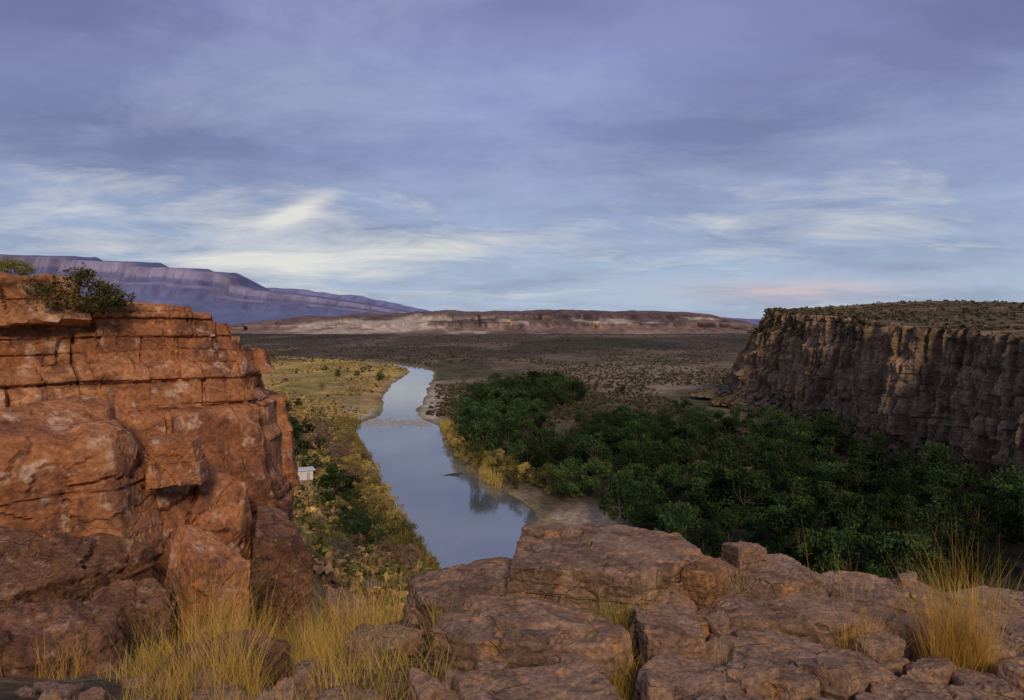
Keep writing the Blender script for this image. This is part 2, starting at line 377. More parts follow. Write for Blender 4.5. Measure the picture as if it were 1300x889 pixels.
oc = bpy.data.objects.new('rock_outcrop', None); C.objects.link(oc); oc.location = (-9, 17, 38.5)
tag(oc, 'tall orange sandstone outcrop of stacked layers rising beside the camera', 'rock outcrop', kind='structure')
Do = (-0.75, 0.66)
op = [(-20, 6), (-14, 11.5), (-10.5, 14.5), (-8.2, 16.5), (-6.0, 18.3), (-5.95, 19.2), (-6.3, 21), (-7.3, 23), (-9.5, 26), (-14, 32)]
def o_zb(q): return np.full_like(q, 36.5)
def o_zr(q): return np.interp(q, [-8, 4, 6.4, 6.46, 7.1, 7.14, 7.8, 7.85, 8.6, 8.64, 9.1, 9.14, 9.6, 9.65, 10.0, 10.05, 11.2, 14], [45.45, 45.4, 45.35, 45.56, 45.6, 45.44, 45.45, 45.5, 45.42, 45.28, 45.24, 45.0, 44.95, 44.65, 44.6, 44.35, 44.2, 44.1])+0.03*fbm(q*2.5, q*0, 0, 3, 4)
def o_set(q, T):
    return np.interp(T+0.01*fbm(q*0.8, T*3, 0, 2, 6), [0, .2, .4, .56, .60, .70, .73, .82, .85, .92, .94, 1.0], [1.0, 0.6, 0.12, 0.0, .22, .36, .66, .76, 1.1, 1.18, 1.48, 1.55])
def o_plat(q, d): return 0.05*d-0.4*ss(9.6, 11.2, q)*ss(0, 3, d)
Vo, Fo = cliff(op, Do, o_zb, o_zr, o_set, (0.65, 0.75), 12, 0.04, 250,
               [(1.8, 3.2, 0.22, 0.12, 0.24, 0.34, 0.04, 0.12), (0.8, 1.9, 0.05, 0.04, 0.06, 0.08, 0.02, 0.12)], 0.05, 0.6, 14, o_plat, sm=21, toplev=(0.42, 1.1, 0.05, 0.06, 0.08, 0.10, 0.02, 0.12))
op_me = mesh_np('rock_face', Vo-np.array(oc.location), Fo, M_red, False)
put('rock_face', op_me, oc)

# ------------------------------------------------------------------ boulders
def ico(n):
    import bmesh
    bm = bmesh.new(); bmesh.ops.create_icosphere(bm, subdivisions=n, radius=1.0)
    v = np.array([x.co[:] for x in bm.verts]); f = np.array([[q.index for q in p.verts] for p in bm.faces]); bm.free()
    return v, f
ICO = {4: ico(4), 5: ico(5), 6: ico(6)}
def shards(p, a, n, zs, rr, amp, tilt, cd, cw, m_):
    sc = np.array([1, 1, zs])
    sd = (rr.random((n, 3))*2-1)*a*1.05
    wp = p+0.08*m_*np.stack([fbm(p[:, 0]/m_*2.5, p[:, 1]/m_*2.5, p[:, 2]/m_*2.5, 3, 60+k) for k in range(3)], 1)
    D2 = ((wp[:, None, :]-sd[None])*sc)
    D2 = np.sqrt((D2**2).sum(-1))
    i1 = D2.argmin(1); d1 = D2[np.arange(len(p)), i1]; D2[np.arange(len(p)), i1] = 1e9; d2 = D2.min(1)
    off = rr.uniform(-1, 1, n)*amp; tv = rr.normal(0, tilt, (n, 3))
    on = rr.random(n) > 0.35
    return off[i1]+((p-sd[i1])*tv[i1]).sum(1)-cd*on[i1]*np.exp(-((d2-d1)/cw)**2)
def rock_mesh(half, seed, tilt=(0, 0), sub=6, chips=9, namp=0.05, flat=False):
    rr = np.random.default_rng(seed); d, f = ICO[sub]
    a = np.array(half)
    N = []; Hh = []
    for ax in range(3):
        for sg in (-1, 1):
            n = np.zeros(3); n[ax] = sg
            n += rr.normal(0, 0.17, 3)*(0.4 if ax == 2 else 1)
            if ax == 2 and sg > 0: n = np.array([tilt[0], tilt[1], 1.0])
            N.append(n/np.linalg.norm(n)); Hh.append(rr.uniform(0.88, 1.05) if not (ax == 2 and sg > 0) else 1.0)
    for k in range(chips):
        n = rr.normal(0, 1, 3); n[2] = abs(n[2])*(0.18 if flat else 0.5); n /= np.linalg.norm(n)
        N.append(n); Hh.append(rr.uniform(0.92, 1.28))
    N = np.array(N); Hh = np.array(Hh)
    dots = np.clip(d@N.T, 1e-4, None)
    rad = Hh[None]/dots
    kk = 140.0 if flat else 70.0
    r = -np.log(np.sum(np.exp(-kk*np.clip(rad, 0, 4)), 1))/kk
    p = d*r[:, None]*a
    m_ = float(np.mean(a[:2])); sc = 1/m_
    nr = d/np.array(a); nr /= np.linalg.norm(nr, axis=1)[:, None]
    o = namp*m_*0.8*(fbm(p[:, 0]*sc*2.2+seed, p[:, 1]*sc*2.2, p[:, 2]*sc*2.2, 6, seed, 0.62))
    am = 0.030 if flat else 0.036; ti = 0.03 if flat else 0.05
    o += shards(p, a, 14, 2.0 if flat else 1.2, rr, am*m_, ti, 0.08*m_, 0.018*m_, m_)
    o += shards(p, a, 60 if flat else 36, 2.2 if flat else 1.3, rr, 0.4*am*m_, 1.2*ti, (0.028 if flat else 0.018)*m_, 0.010*m_, m_)
    lay = p[:, 2]+0.03*m_*fbm(p[:, 0]*sc*2, p[:, 1]*sc*2, 0, 2, seed)
    lw = 0.17*m_ if flat else 0.55*m_
    q_ = lay/lw; li = np.floor(q_).astype(np.int64); fw = np.abs(q_-np.round(q_))*lw
    side = np.abs(nr[:, 2]) < 0.85
    o += side*(0.06*m_*(_h(li, li*0, li*0, seed)-0.5)-0.04*m_*np.exp(-(fw/(0.014*m_))**2))
    return p+nr*o[:, None], f
def rock(name, label, cat, loc, half, mat, yaw=0, tilt=(0, 0), seed=1, sub=6, chips=9, namp=0.05, parent=None, group=None, flat=False):
    v, f = rock_mesh(half, seed, tilt, sub, chips, namp, flat)
    v = v+np.array([0, 0, half[2]])
    me = mesh_np(name, v, f, mat, False)
    L = Vector((loc[0], loc[1], loc[2]-2*half[2]))
    if parent is not None: L = L-parent.location
    o = put(name, me, parent, L, yaw)
    if parent is None: tag(o, label, cat, group)
    return o
A40 = R(40)
rock('cap_block', None, None, (-11.2, 16.6, 46.05), (1.25, 1.0, 0.55), M_red, A40, (0.02, 0.05), 31, namp=0.025, parent=oc)
rock('ledge_block', None, None, (-9.2, 13.9, 43.25), (2.1, 1.4, 1.4), M_red, A40, (0.14, -0.34), 22, chips=12, namp=0.025, parent=oc)
rock('lower_block', None, None, (-7.1, 16.0, 41.9), (1.35, 0.9, 2.4), M_red, A40, (0.12, -0.30), 24, chips=12, namp=0.025, parent=oc)
rock('foot_block', None, None, (-8.3, 12.5, 41.3), (1.9, 1.0, 1.4), M_redbrown, A40, (0.05, -0.3), 25, 6, namp=0.04, parent=oc)
rock('boulder', 'small square orange block resting at the right end of the outcrop ledge', 'boulder', (-6.9, 14.9, 42.65), (0.55, 0.42, 0.45), M_red, R(30), (0.1, -0.1), 23, 6, namp=0.03)
rock('boulder', 'squat orange block leaning out of the dry grass below the outcrop', 'boulder', (-5.2, 12.7, 41.15), (0.66, 0.6, 1.1), M_red, R(25), (0.30, -0.25), 26, 6, namp=0.03)
rock('boulder', 'grey brown boulder at the lower right corner of the outcrop', 'boulder', (-5.4, 16.8, 40.4), (0.72, 0.8, 1.9), M_redbrown, R(30), (0.15, -0.15), 27, 6, namp=0.04, chips=6)
rock('boulder', 'small brown boulder half hidden in grass at the outcrop foot', 'boulder', (-6.2, 11.9, 40.7), (0.6, 0.5, 0.7), M_redbrown, R(10), (0.1, -0.3), 28, 6)
rock('boulder', 'low grey boulder on the slope just right of the outcrop', 'boulder', (-3.9, 17.0, 38.6), (0.55, 0.5, 0.6), M_grey, R(10), (0.2, -0.2), 29, 6)
rock('boulder', 'dark boulder in the bottom left corner behind thin grass', 'boulder', (-5.6, 8.6, 41.45), (0.9, 0.6, 0.7), M_redbrown, R(15), (0.1, -0.2), 33, 6)
rock('boulder', 'dark rounded boulder low in the grass left of the ledge', 'boulder', (-3.1, 7.6, 41.6), (0.7, 0.5, 0.6), M_redbrown, R(-10), (0.05, -0.2), 34, 6)
rock('boulder', 'low brown rock in the grass at the foot of the ledge', 'boulder', (-1.55, 5.3, 42.25), (0.40, 0.34, 0.35), M_grey, R(20), (-0.1, -0.15), 35, 6, flat=True, namp=0.03)

def fr(label, x, y, top, hx, hy, hz, yaw, tilt, seed, name='ledge_rock', namp=0.018, mat=None, chips=7, sub=6):
    return rock(name, label, 'rock', (x, y, top), (hx, hy, hz), mat or M_grey, R(yaw), tilt, seed, sub, namp=namp, chips=chips, flat=True)
fr('large flat topped pinkish slab at the rim above the river', 0.76, 5.75, 43.25, 0.70, 0.52, 0.24, -6, (0.02, -0.03), 41, 'rock_slab')
fr('orange stained block at the right end of the large flat slab', 1.37, 5.62, 43.21, 0.18, 0.34, 0.26, 4, (0.06, -0.03), 57, 'rock_block', 0.03, M_stain)
fr('rounded dark brown rock left of the large flat slab', -0.30, 5.65, 43.00, 0.44, 0.44, 0.5, 12, (-0.14, -0.05), 42)
fr('broad sloping grey rock in front of the large flat slab', 0.16, 4.85, 43.02, 0.60, 0.36, 0.30, -4, (-0.06, -0.06), 43)
fr('square grey block between the grass tuft and the layered slabs', 1.06, 4.85, 43.03, 0.24, 0.26, 0.3, 8, (0.02, -0.06), 44)
fr('cracked tan rock at the rim right of the large flat slab', 2.00, 5.78, 43.07, 0.44, 0.34, 0.35, 15, (0.06, -0.05), 45)
fr('small pointed stone perched on the cracked tan rock', 1.86, 5.85, 43.22, 0.17, 0.14, 0.12, 30, (0.2, 0.1), 46, 'stone', 0.05)
fr('low wide rock at the rim behind the layered slab', 2.80, 5.75, 42.93, 0.44, 0.34, 0.35, -10, (0.08, -0.05), 47)
fr('long layered slab stretching across the right foreground', 2.05, 5.15, 42.97, 0.78, 0.30, 0.25, -8, (0.06, -0.06), 48, 'rock_slab')
fr('grey block with a flat top nearest the camera on the right', 1.72, 4.5, 42.96, 0.44, 0.30, 0.3, 5, (0.03, -0.05), 49)
fr('dark rock beneath the tall golden grass clump', 3.15, 4.95, 42.90, 0.62, 0.40, 0.35, 12, (0.06, -0.06), 50)
fr('low dark rock at the bottom between the two grey blocks', 0.95, 4.2, 42.95, 0.30, 0.26, 0.3, 10, (0.0, -0.06), 51)
fr('dark flat rock at the bottom right corner', 2.45, 3.95, 42.92, 0.52, 0.36, 0.3, -15, (0.04, -0.06), 52)
fr('wide flat slab along the bottom left end of the ledge', 0.20, 3.98, 42.97, 0.48, 0.36, 0.3, 8, (-0.04, -0.06), 53, 'rock_slab')
fr('outermost low rock at the right end of the rim', 3.75, 5.6, 42.86, 0.5, 0.4, 0.4, 10, (0.08, -0.06), 54)
fr('flat dark stone at the bottom edge right of the middle', 1.45, 3.72, 42.94, 0.30, 0.26, 0.25, -20, (0.0, -0.06), 56)
rs = np.random.default_rng(5)
for k in range(90):
    x = rs.uniform(-0.5, 3.4); y = rs.uniform(3.7, 6.0); s_ = rs.uniform(0.04, 0.13)
    rock('stone', 'small broken stone lying in the cracks between the ledge slabs', 'stone', (x, y, 42.78+rs.uniform(0.08, 0.22)), (s_*1.5, s_*1.1, s_*0.7+0.05), M_grey, rs.uniform(0, 6), (rs.normal(0, .2), rs.normal(0, .2)), 300+k, 4, 5, 0.05, None, 'broken stones between the ledge slabs', True)
for k in range(40):
    x = rs.uniform(-4.5, -0.9); y = rs.uniform(4.2, 9.5); s_ = rs.uniform(0.05, 0.16); z = float(gz(x, y))
    rock('stone', 'small brown stone half buried in the dry grass of the near slope', 'stone', (x, y, z+s_*0.8), (s_*1.4, s_*1.1, s_*0.8), M_grey, rs.uniform(0, 6), (rs.normal(0, .2), rs.normal(0, .2)), 500+k, 4, 5, 0.05, None, 'stones on the near slope', True)

# ------------------------------------------------------------------ distant mesa and mountains
def ridge(name, label, prof, Y0, Y1, ncol, nrow, bands, seed, mat, cols, gully, zbase, back=1.6, wav=1.0, ga=0.10, yb=0.16):
    px = np.linspace(prof[0][0], prof[-1][0], ncol)
    top = np.interp(px, [p[0] for p in prof], [p[1] for p in prof])+wav*fbm(px*0.035, px*0, 0, 4, seed+2, 0.6)
    k = np.linspace(0, 1, nrow)
    PXg, K = np.meshgrid(px, k)
    Xr = (PXg-CX)/F*Y1
    Zt = H+(HZ-top)[None]/F*Y1
    gl = 1-2*np.abs(fbm(Xr*gully+0.3*K, K*0.9, 0, 5, seed, 0.55))
    kk = np.clip(K+ga*(gl-0.3)*(K < 0.98)*np.sin(np.pi*np.clip(K, 0, 1))+0.3*ga*fbm(Xr*gully*4, K*2, 0, 3, seed+4)*(K < 0.98), 0, 1)
    f = np.interp(kk, [p[0] for p in bands], [p[1] for p in bands])
    Z = zbase+(Zt-zbase)*f
    Yb = Y0+(Y1-Y0)*K-(Y1-Y0)*yb*gl*np.sin(np.pi*K)
    Xall = np.concatenate([Xr, Xr[-1:]]); Yall = np.concatenate([Yb, np.full((1, ncol), Y1+(Y1-Y0)*back)])
    Zall = np.concatenate([Z, np.full((1, ncol), zbase)])
    V = np.stack([Xall, Yall, Zall], -1).reshape(-1, 3)
    fz = np.concatenate([f, f[-1:]])
    PP = np.concatenate([PXg, PXg[-1:]]); G2 = np.concatenate([gl, gl[-1:]])
    colr = np.clip(cols(fz, PP, G2, Xall), 0.01, 1)
    o = put(name, mesh_np(name, V, gridF(nrow+1, ncol), mat, True, colr.reshape(-1, 3)))
    tag(o, label, 'mesa' if 'mesa' in name else 'mountain range', kind='structure')
def lerp(a, b, t): return np.array(a)*(1-t[..., None])+np.array(b)*t[..., None]
def mesa_cols(f, px, g, x):
    c = lerp((0.26, 0.172, 0.128), (0.155, 0.102, 0.086), ss(0.3, 0.75, f+0.06*g))
    strat = fbm(f*9+x*0.0006, x*0.002, 0, 4, 7)
    c = c*(1+0.30*strat+0.16*g)[..., None]
    amp = 1.0*np.exp(-((px-575)/75)**2)+0.55*np.exp(-((px-490)/55)**2)
    cream = ss(0.06, 0.18, f+0.10*g)*(1-ss(0.55, 0.85, f+0.10*g))*ss(-0.05, 0.30, 0.9*fbm(x*0.0075, f*4.5, 0, 5, 99)+amp-0.62)
    cream = cream*0.9
    return c*(1-cream[..., None])+cream[..., None]*np.array((0.56, 0.45, 0.33))
ridge('mesa', 'long low brown mesa with pale eroded slopes on the horizon', [(200, 420), (330, 411), (370, 406), (400, 402), (440, 400), (470, 399), (520, 397), (560, 394), (600, 395), (640, 396), (700, 394), (760, 394), (800, 394), (860, 396), (890, 400), (915, 407), (940, 414), (965, 424), (1000, 433)],
      2300, 3400, 800, 110, [(0, 0), (.25, .14), (.40, .28), (.45, .42), (.62, .55), (.68, .72), (.9, .95), (1, 1)], 3, M_far, mesa_cols, 0.0055, 4.0, wav=1.2, ga=0.10, yb=0.12)
def mcols(lo, band, up):  # lo, band and up have the distance haze painted into them
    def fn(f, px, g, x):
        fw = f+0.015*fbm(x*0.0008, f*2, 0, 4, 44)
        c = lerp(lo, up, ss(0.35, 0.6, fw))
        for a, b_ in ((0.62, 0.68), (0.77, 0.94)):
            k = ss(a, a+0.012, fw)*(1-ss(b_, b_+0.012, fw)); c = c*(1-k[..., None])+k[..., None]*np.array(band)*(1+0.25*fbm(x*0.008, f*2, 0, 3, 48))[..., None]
        return c*(1+0.12*fbm(fw*24, x*0.0001, 0, 3, 8)+0.06*g+0.06*fbm(x*0.004, f*6, 0, 3, 47))[..., None]  # g paints faint gully shading into the colour
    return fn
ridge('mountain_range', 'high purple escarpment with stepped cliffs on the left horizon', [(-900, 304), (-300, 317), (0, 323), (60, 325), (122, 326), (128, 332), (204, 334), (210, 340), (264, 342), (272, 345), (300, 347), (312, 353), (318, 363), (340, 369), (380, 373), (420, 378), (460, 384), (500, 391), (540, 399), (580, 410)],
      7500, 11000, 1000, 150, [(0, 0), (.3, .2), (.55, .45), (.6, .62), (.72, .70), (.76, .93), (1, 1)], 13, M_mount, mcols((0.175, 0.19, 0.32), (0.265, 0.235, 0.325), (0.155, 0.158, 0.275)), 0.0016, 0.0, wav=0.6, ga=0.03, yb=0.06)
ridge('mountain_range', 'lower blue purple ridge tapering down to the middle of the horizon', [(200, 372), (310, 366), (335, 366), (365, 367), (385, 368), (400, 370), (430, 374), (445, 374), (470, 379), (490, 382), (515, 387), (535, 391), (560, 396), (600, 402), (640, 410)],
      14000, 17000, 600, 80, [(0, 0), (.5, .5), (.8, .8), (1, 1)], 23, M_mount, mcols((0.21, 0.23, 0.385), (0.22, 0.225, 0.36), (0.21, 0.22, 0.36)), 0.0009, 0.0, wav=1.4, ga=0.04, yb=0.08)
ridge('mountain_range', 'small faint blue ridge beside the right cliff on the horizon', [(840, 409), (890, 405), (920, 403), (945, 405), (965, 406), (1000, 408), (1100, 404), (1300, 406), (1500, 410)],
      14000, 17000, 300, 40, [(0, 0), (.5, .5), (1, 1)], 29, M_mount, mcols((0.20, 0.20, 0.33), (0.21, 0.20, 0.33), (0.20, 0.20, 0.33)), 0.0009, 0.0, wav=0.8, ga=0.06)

# ------------------------------------------------------------------ vegetation builders
def quads(cen, size, rr, el=0.55, up=0.0):
    n = len(cen)
    a = rr.normal(0, 1, (n, 3)); a[:, 2] += up*np.sign(a[:, 2])
    a /= np.linalg.norm(a, axis=1)[:, None]
    b = np.cross(a, rr.normal(0, 1, (n, 3))); b /= np.linalg.norm(b, axis=1)[:, None]
    s = np.asarray(size)[:, None] if np.ndim(size) else size
    u_ = a*s; v_ = b*s*el
    V = np.stack([cen-u_, cen+v_*0.9-u_*0.1, cen+u_, cen-v_*0.9+u_*0.1], 1).reshape(-1, 3)
    return V, np.arange(4*n).reshape(-1, 4)
def tube(pts, rad, ns=6):
    pts = np.array(pts, float); V = []; Fq = []
    for i, p in enumerate(pts):
        t = pts[min(i+1, len(pts)-1)]-pts[max(i-1, 0)]; t /= np.linalg.norm(t)
        a = np.cross(t, (0.3, 1, 0.1)); a /= np.linalg.norm(a); b = np.cross(t, a)
        for k in range(ns):
            an = 2*math.pi*k/ns; V.append(p+rad[i]*(math.cos(an)*a+math.sin(an)*b))
    for i in range(len(pts)-1):
        for k in range(ns):
            Fq.append([i*ns+k, i*ns+(k+1) % ns, (i+1)*ns+(k+1) % ns, (i+1)*ns+k])
    return np.array(V), np.array(Fq)
def join(parts):
    V = []; Fq = []; o = 0
    for v, f in parts:
        V.append(v); Fq.append(f+o); o += len(v)
    return np.concatenate(V), np.concatenate(Fq)
def tree_data(seed, h, w, nclump, nleaf, ls, low=0.18, mat=None, tr=0.16, cr=(0.16, 0.34)):
    rr = np.random.default_rng(seed); parts = []
    cl = []
    for k in range(nclump):
        ph = rr.uniform(0, 2*math.pi); zz = rr.uniform(low, 0.9)
        prof = math.sin(math.pi*min(1, (zz-low)/(1-low)*0.82+0.16))**0.7
        rd = w*prof*math.sqrt(rr.uniform(0.1, 1))*rr.uniform(0.75, 1.1)
        cl.append((rd*math.cos(ph), rd*math.sin(ph), zz*h, rr.uniform(*cr)*w))
    cl.append((0, 0, h*0.84, 0.35*w))
    lean = rr.normal(0, 0.05*h, 2)
    tp = [(0, 0, -0.3), (lean[0]*0.3, lean[1]*0.3, h*0.25), (lean[0], lean[1], h*0.5), (lean[0]*1.2, lean[1]*1.2, h*0.78)]
    parts.append(tube(tp, [tr*h*0.12+0.02, tr*h*0.09, tr*h*0.055, tr*h*0.02]))
    for c_ in cl[::2]:
        s = rr.uniform(0.15, 0.45); st = np.array([lean[0]*s, lean[1]*s, h*s])
        e = np.array(c_[:3]); md = (st+e)/2+rr.normal(0, 0.04*h, 3)
        parts.append(tube([st, md, e], [tr*h*0.05, tr*h*0.03, tr*h*0.01], 5))
    tv, tf = join(parts)
    cen = []
    for c_ in cl:
        n = max(4, int(nleaf/len(cl)*rr.uniform(0.6, 1.4)))
        d = rr.normal(0, 1, (n, 3)); d /= np.linalg.norm(d, axis=1)[:, None]
        rad = c_[3]*rr.uniform(0.35, 1.15, n)**0.6
        p = np.array(c_[:3])+d*rad[:, None]*np.array([1, 1, 0.78])+rr.normal(0, 0.05*w, (n, 3))
        cen.append(p)
    cen = np.concatenate(cen); cen[:, 2] = np.maximum(cen[:, 2], 0.05)
    lv, lf = quads(cen, rr.uniform(0.6, 1.3, len(cen))*ls, rr)
    return mesh_np('trunk', tv, tf, M_bark), mesh_np('crown', lv, lf, mat or M_tree, False)
woods = [tree_data(100+k, 10, 4.0+0.45*(k % 4), 13+(k*5) % 9, 2600, 0.28, 0.14, cr=(0.20, 0.42)) for k in range(9)]
woods2 = [tree_data(150+k, 10, 4.0+0.45*(k % 4), 13+(k*5) % 9, 2600, 0.28, 0.14, M_tree2, cr=(0.20, 0.42)) for k in range(9)]
shr = [tree_data(200+k, 3, 1.7, 14, 700, 0.14, 0.05, M_tree) for k in range(3)]
shro = [tree_data(220+k, 3, 1.8, 14, 700, 0.13, 0.03, M_olive) for k in range(3)]
shrg = [tree_data(240+k, 3, 1.8, 16, 900, 0.11, 0.0, M_gold, cr=(0.14, 0.28)) for k in range(3)]
shrm = [tree_data(260+k, 3, 1.8, 14, 650, 0.11, 0.02, M_mauve) for k in range(3)]
near_bush = [tree_data(290+k, 3, 3.0, 34, 4600, 0.12, 0.0, M_olive, 0.10, cr=(0.14, 0.28)) for k in range(2)]
def plant(kind, var, loc, scale, label, cat, group=None, name='tree', crown='crown', trunk='trunk'):
    tm, cm = kind[var]
    r = bpy.data.objects.new(name, None); C.objects.link(r)
    r.location = loc; r.rotation_euler = (0, 0, random.uniform(0, 6.28))
    r.scale = (scale*random.uniform(0.85, 1.25), scale*random.uniform(0.85, 1.25), scale*random.uniform(0.85, 1.1))
    tag(r, label, cat, group)
    put(trunk, tm, r); put(crown, cm, r)
    return r
def inpoly(px, py, poly):
    ins = False; j = len(poly)-1
    for i in range(len(poly)):
        (xi, yi), (xj, yj) = poly[i], poly[j]
        if (yi > py) != (yj > py) and px < (xj-xi)*(py-yi)/(yj-yi)+xi: ins = not ins
        j = i
    return ins
def scatter(polyG, dmin, n, placed, clear=-9.0):
    xs = [p[0] for p in polyG]; ysx = [p[1] for p in polyG]; out = []; tries = 0
    while len(out) < n and tries < 30000:
        tries += 1
        x = random.uniform(min(xs), max(xs)); y = random.uniform(min(ysx), max(ysx))
        if not inpoly(x, y, polyG) or x > 112: continue
        if float(river_t(np.array(x), np.array(y))) < 3: continue
        if float(fbm(x*0.035, y*0.03, 0, 2, 77)) < clear: continue
        if any((x-a)**2+(y-b_)**2 < dmin*dmin for a, b_ in placed): continue
        placed.append((x, y)); out.append((x, y))
    return out
def gp0(px, py): Y = 43*F/(py-HZ); return ((px-CX)/F*Y, Y)
def gp(l): return [gp0(a, b_) for a, b_ in l]
placed = []
zoneA = gp([(578, 540), (600, 507), (650, 493), (712, 491), (738, 505), (705, 530), (690, 550), (700, 575), (745, 590), (775, 606), (770, 640), (735, 642), (695, 622), (645, 602), (600, 575)])
for x, y in scatter(zoneA, 6.8, 110, placed, -0.55):
    plant(woods2, random.randrange(9), (x, y, float(gz(x, y))-0.1), random.uniform(0.7, 1.35), 'dark green tree in the dense clump at the river bend', 'tree', 'trees in the clump at the river bend')
zoneB = gp([(735, 560), (790, 548), (850, 542), (930, 553), (1010, 558), (1090, 583), (1180, 616), (1300, 640), (1400, 660), (1400, 760), (1000, 790), (880, 745), (775, 690), (765, 650), (800, 630), (770, 600)])
for x, y in scatter(zoneB, 6.0, 165, placed, -0.42):
    plant(woods, random.randrange(9), (x, y, float(gz(x, y))-0.1), random.uniform(0.6, 1.25), 'dark green tree in the wood below the right cliff', 'tree', 'trees in the wood below the right cliff')
for px, py, sc, lab in [(720, 497, 0.8, 'dark tree standing apart at the far end of the river bend clump'), (868, 527, 0.95, 'lone dark tree near the foot of the right cliff'),
                        (742, 505, 0.6, 'small round dark tree on the tan flat behind the clump'), (790, 500, 0.55, 'low dark tree farthest out on the tan flat')]:
    x, y, z = G(px, py); plant(woods, random.randrange(9), (x, y, z-0.1), sc, lab, 'tree')
for px, py, sc, lab in [(422, 642, 1.1, 'big dark green tree on the left bank beside the white hut'), (372, 560, 0.9, 'dark green tree at the edge of the outcrop above the white hut'),
                        (352, 520, 0.8, 'dark tree touching the outcrop edge on the left bank'), (378, 518, 0.55, 'small dark tree in the yellow meadow by the outcrop'), (444, 636, 0.7, 'shorter dark tree just right of the big left bank tree')]:
    x, y, z = G(px, py); plant(woods, random.randrange(9), (x, y, z-0.1), sc, lab, 'tree')
HUT = G(384, 608)
def near_hut(x, y): return (abs(x-HUT[0]*y/HUT[1]) < 5.5) and (HUT[1]-45 < y < HUT[1]+5)
def many(kinds, spots, label, cat, group, smin, smax, name='shrub'):
    for px, py in spots:
        x, y, z = G(px, py)
        if y > 60 and float(river_t(np.array(x), np.array(y))) < 0.5: continue
        if near_hut(x, y): continue
        plant(kinds, random.randrange(3), (x, y, z-0.05), random.uniform(smin, smax), label, cat, group, name)
def along(pts, n, jx, jy):
    o = []
    for k in range(n):
        t = random.random()*(len(pts)-1); i = int(t); f_ = t-i
        o.append((pts[i][0]*(1-f_)+pts[i+1][0]*f_+random.gauss(0, jx), pts[i][1]*(1-f_)+pts[i+1][1]*f_+random.gauss(0, jy)))
    return o
many(shrg, along([(438, 555), (454, 590), (466, 620), (478, 650), (500, 680)], 58, 9, 6), 'golden brush on the left river bank', 'shrub', 'golden brush along the left bank', 0.9, 1.9)
many(shrm, along([(400, 540), (425, 560), (440, 590), (450, 620)], 42, 11, 8), 'bare reddish shrub on the left bank behind the golden brush', 'shrub', 'bare shrubs on the left bank', 0.9, 2.1)
many(shr, along([(352, 500), (362, 530), (380, 560), (395, 590)], 22, 10, 8), 'dark green bush on the left bank close to the orange outcrop', 'bush', 'dark bushes beside the outcrop', 1.0, 2.4, 'bush')
many(shr, along([(425, 650), (455, 675), (480, 700)], 24, 14, 8), 'dark green bush on the lower slope of the left bank', 'bush', 'dark bushes on the lower left bank slope', 0.6, 1.4, 'bush')
many(shro, along([(440, 640), (465, 665), (490, 690), (515, 705)], 36, 14, 8), 'olive green shrub on the left bank slope close to the water', 'shrub', 'olive shrubs on the left bank slope', 0.8, 1.6)
many(shrm, along([(470, 700), (500, 712), (525, 722)], 18, 9, 4), 'brown bare shrub at the near left edge of the river', 'shrub', 'brown shrubs at the near left water edge', 0.7, 1.3)
many(shro, along([(390, 650), (410, 665), (430, 690), (450, 725)], 24, 14, 12), 'olive shrub on the slope below the big left bank tree', 'shrub', 'olive shrubs below the left bank tree', 0.4, 1.1)
many(shrg, along([(570, 552), (590, 575), (615, 592), (650, 606), (700, 626)], 36, 6, 4), 'golden green brush along the right water edge under the trees', 'shrub', 'brush along the right water edge', 0.9, 1.9)
many(shro, along([(570, 548), (595, 575), (630, 598), (680, 618), (735, 640)], 34, 7, 5), 'olive shrub along the right water edge below the tree clump', 'shrub', 'olive shrubs along the right water edge', 0.9, 2.0)
many(shr, along([(400, 470), (440, 475), (470, 478)], 10, 14, 5), 'small dark shrub dotting the yellow meadow', 'shrub', 'dark shrubs in the yellow meadow', 1.0, 2.4)
many(shrg, along([(400, 490), (440, 500), (480, 488), (500, 474), (520, 467)], 24, 14, 6), 'golden brush in the yellow meadow by the far river', 'shrub', 'golden brush in the meadow', 0.8, 1.9)
many(shro, along([(560, 525), (575, 500), (600, 480), (640, 480)], 14, 9, 5), 'olive shrub on the flat between the far river and the tree clump', 'shrub', 'olive shrubs beyond the tree clump', 1.1, 2.0)

def scrub(name, label, xs, yss, zs, size, cols, rr, per=9):
    n = len(xs)
    base = np.stack([xs, yss, zs], 1)
    cen = np.repeat(base, per, 0); sz = np.repeat(size, per)
    d = rr.normal(0, 1, cen.shape); d /= np.linalg.norm(d, axis=1)[:, None]
    cen = cen+d*sz[:, None]*rr.uniform(0.3, 0.95, (len(cen), 1))*np.array([1, 1, 0.55])+np.array([0, 0, 0.45])*sz[:, None]
    v, f = quads(cen, sz*rr.uniform(0.3, 0.65, len(sz)), rr, 0.8)
    c_ = np.repeat(np.repeat(cols, per, 0)*rr.uniform(0.6, 1.3, (len(sz), 1)), 4, 0)
    o = put(name, mesh_np(name, v, f, M_scrub, False, c_)); tag(o, label, 'scrub', kind='stuff')
N0 = 46000
yq_ = 1.0/rng.uniform(1/2300.0, 1/200.0, N0); uq = rng.uniform(-0.45, 0.42, N0); xq = uq*yq_
ok = (river_t(xq, yq_) > 6) & ~((xq > 88) & (yq_ < 490))
ok &= (fbm(xq*0.014, yq_*0.007, 0, 4, 52) > -0.2+0.5*(rng.random(N0)-0.5))
xq = xq[ok]; yq_ = yq_[ok]; n = len(xq)
pal = np.array([(0.065, 0.062, 0.028), (0.10, 0.072, 0.045), (0.05, 0.052, 0.025), (0.15, 0.11, 0.055), (0.08, 0.058, 0.04)])
ci = rng.integers(0, 5, n); cs = pal[ci]
lf = (xq < np.interp(yq_, rvY, rvL)) & (yq_ < 800) & (rng.random(n) < 0.85)
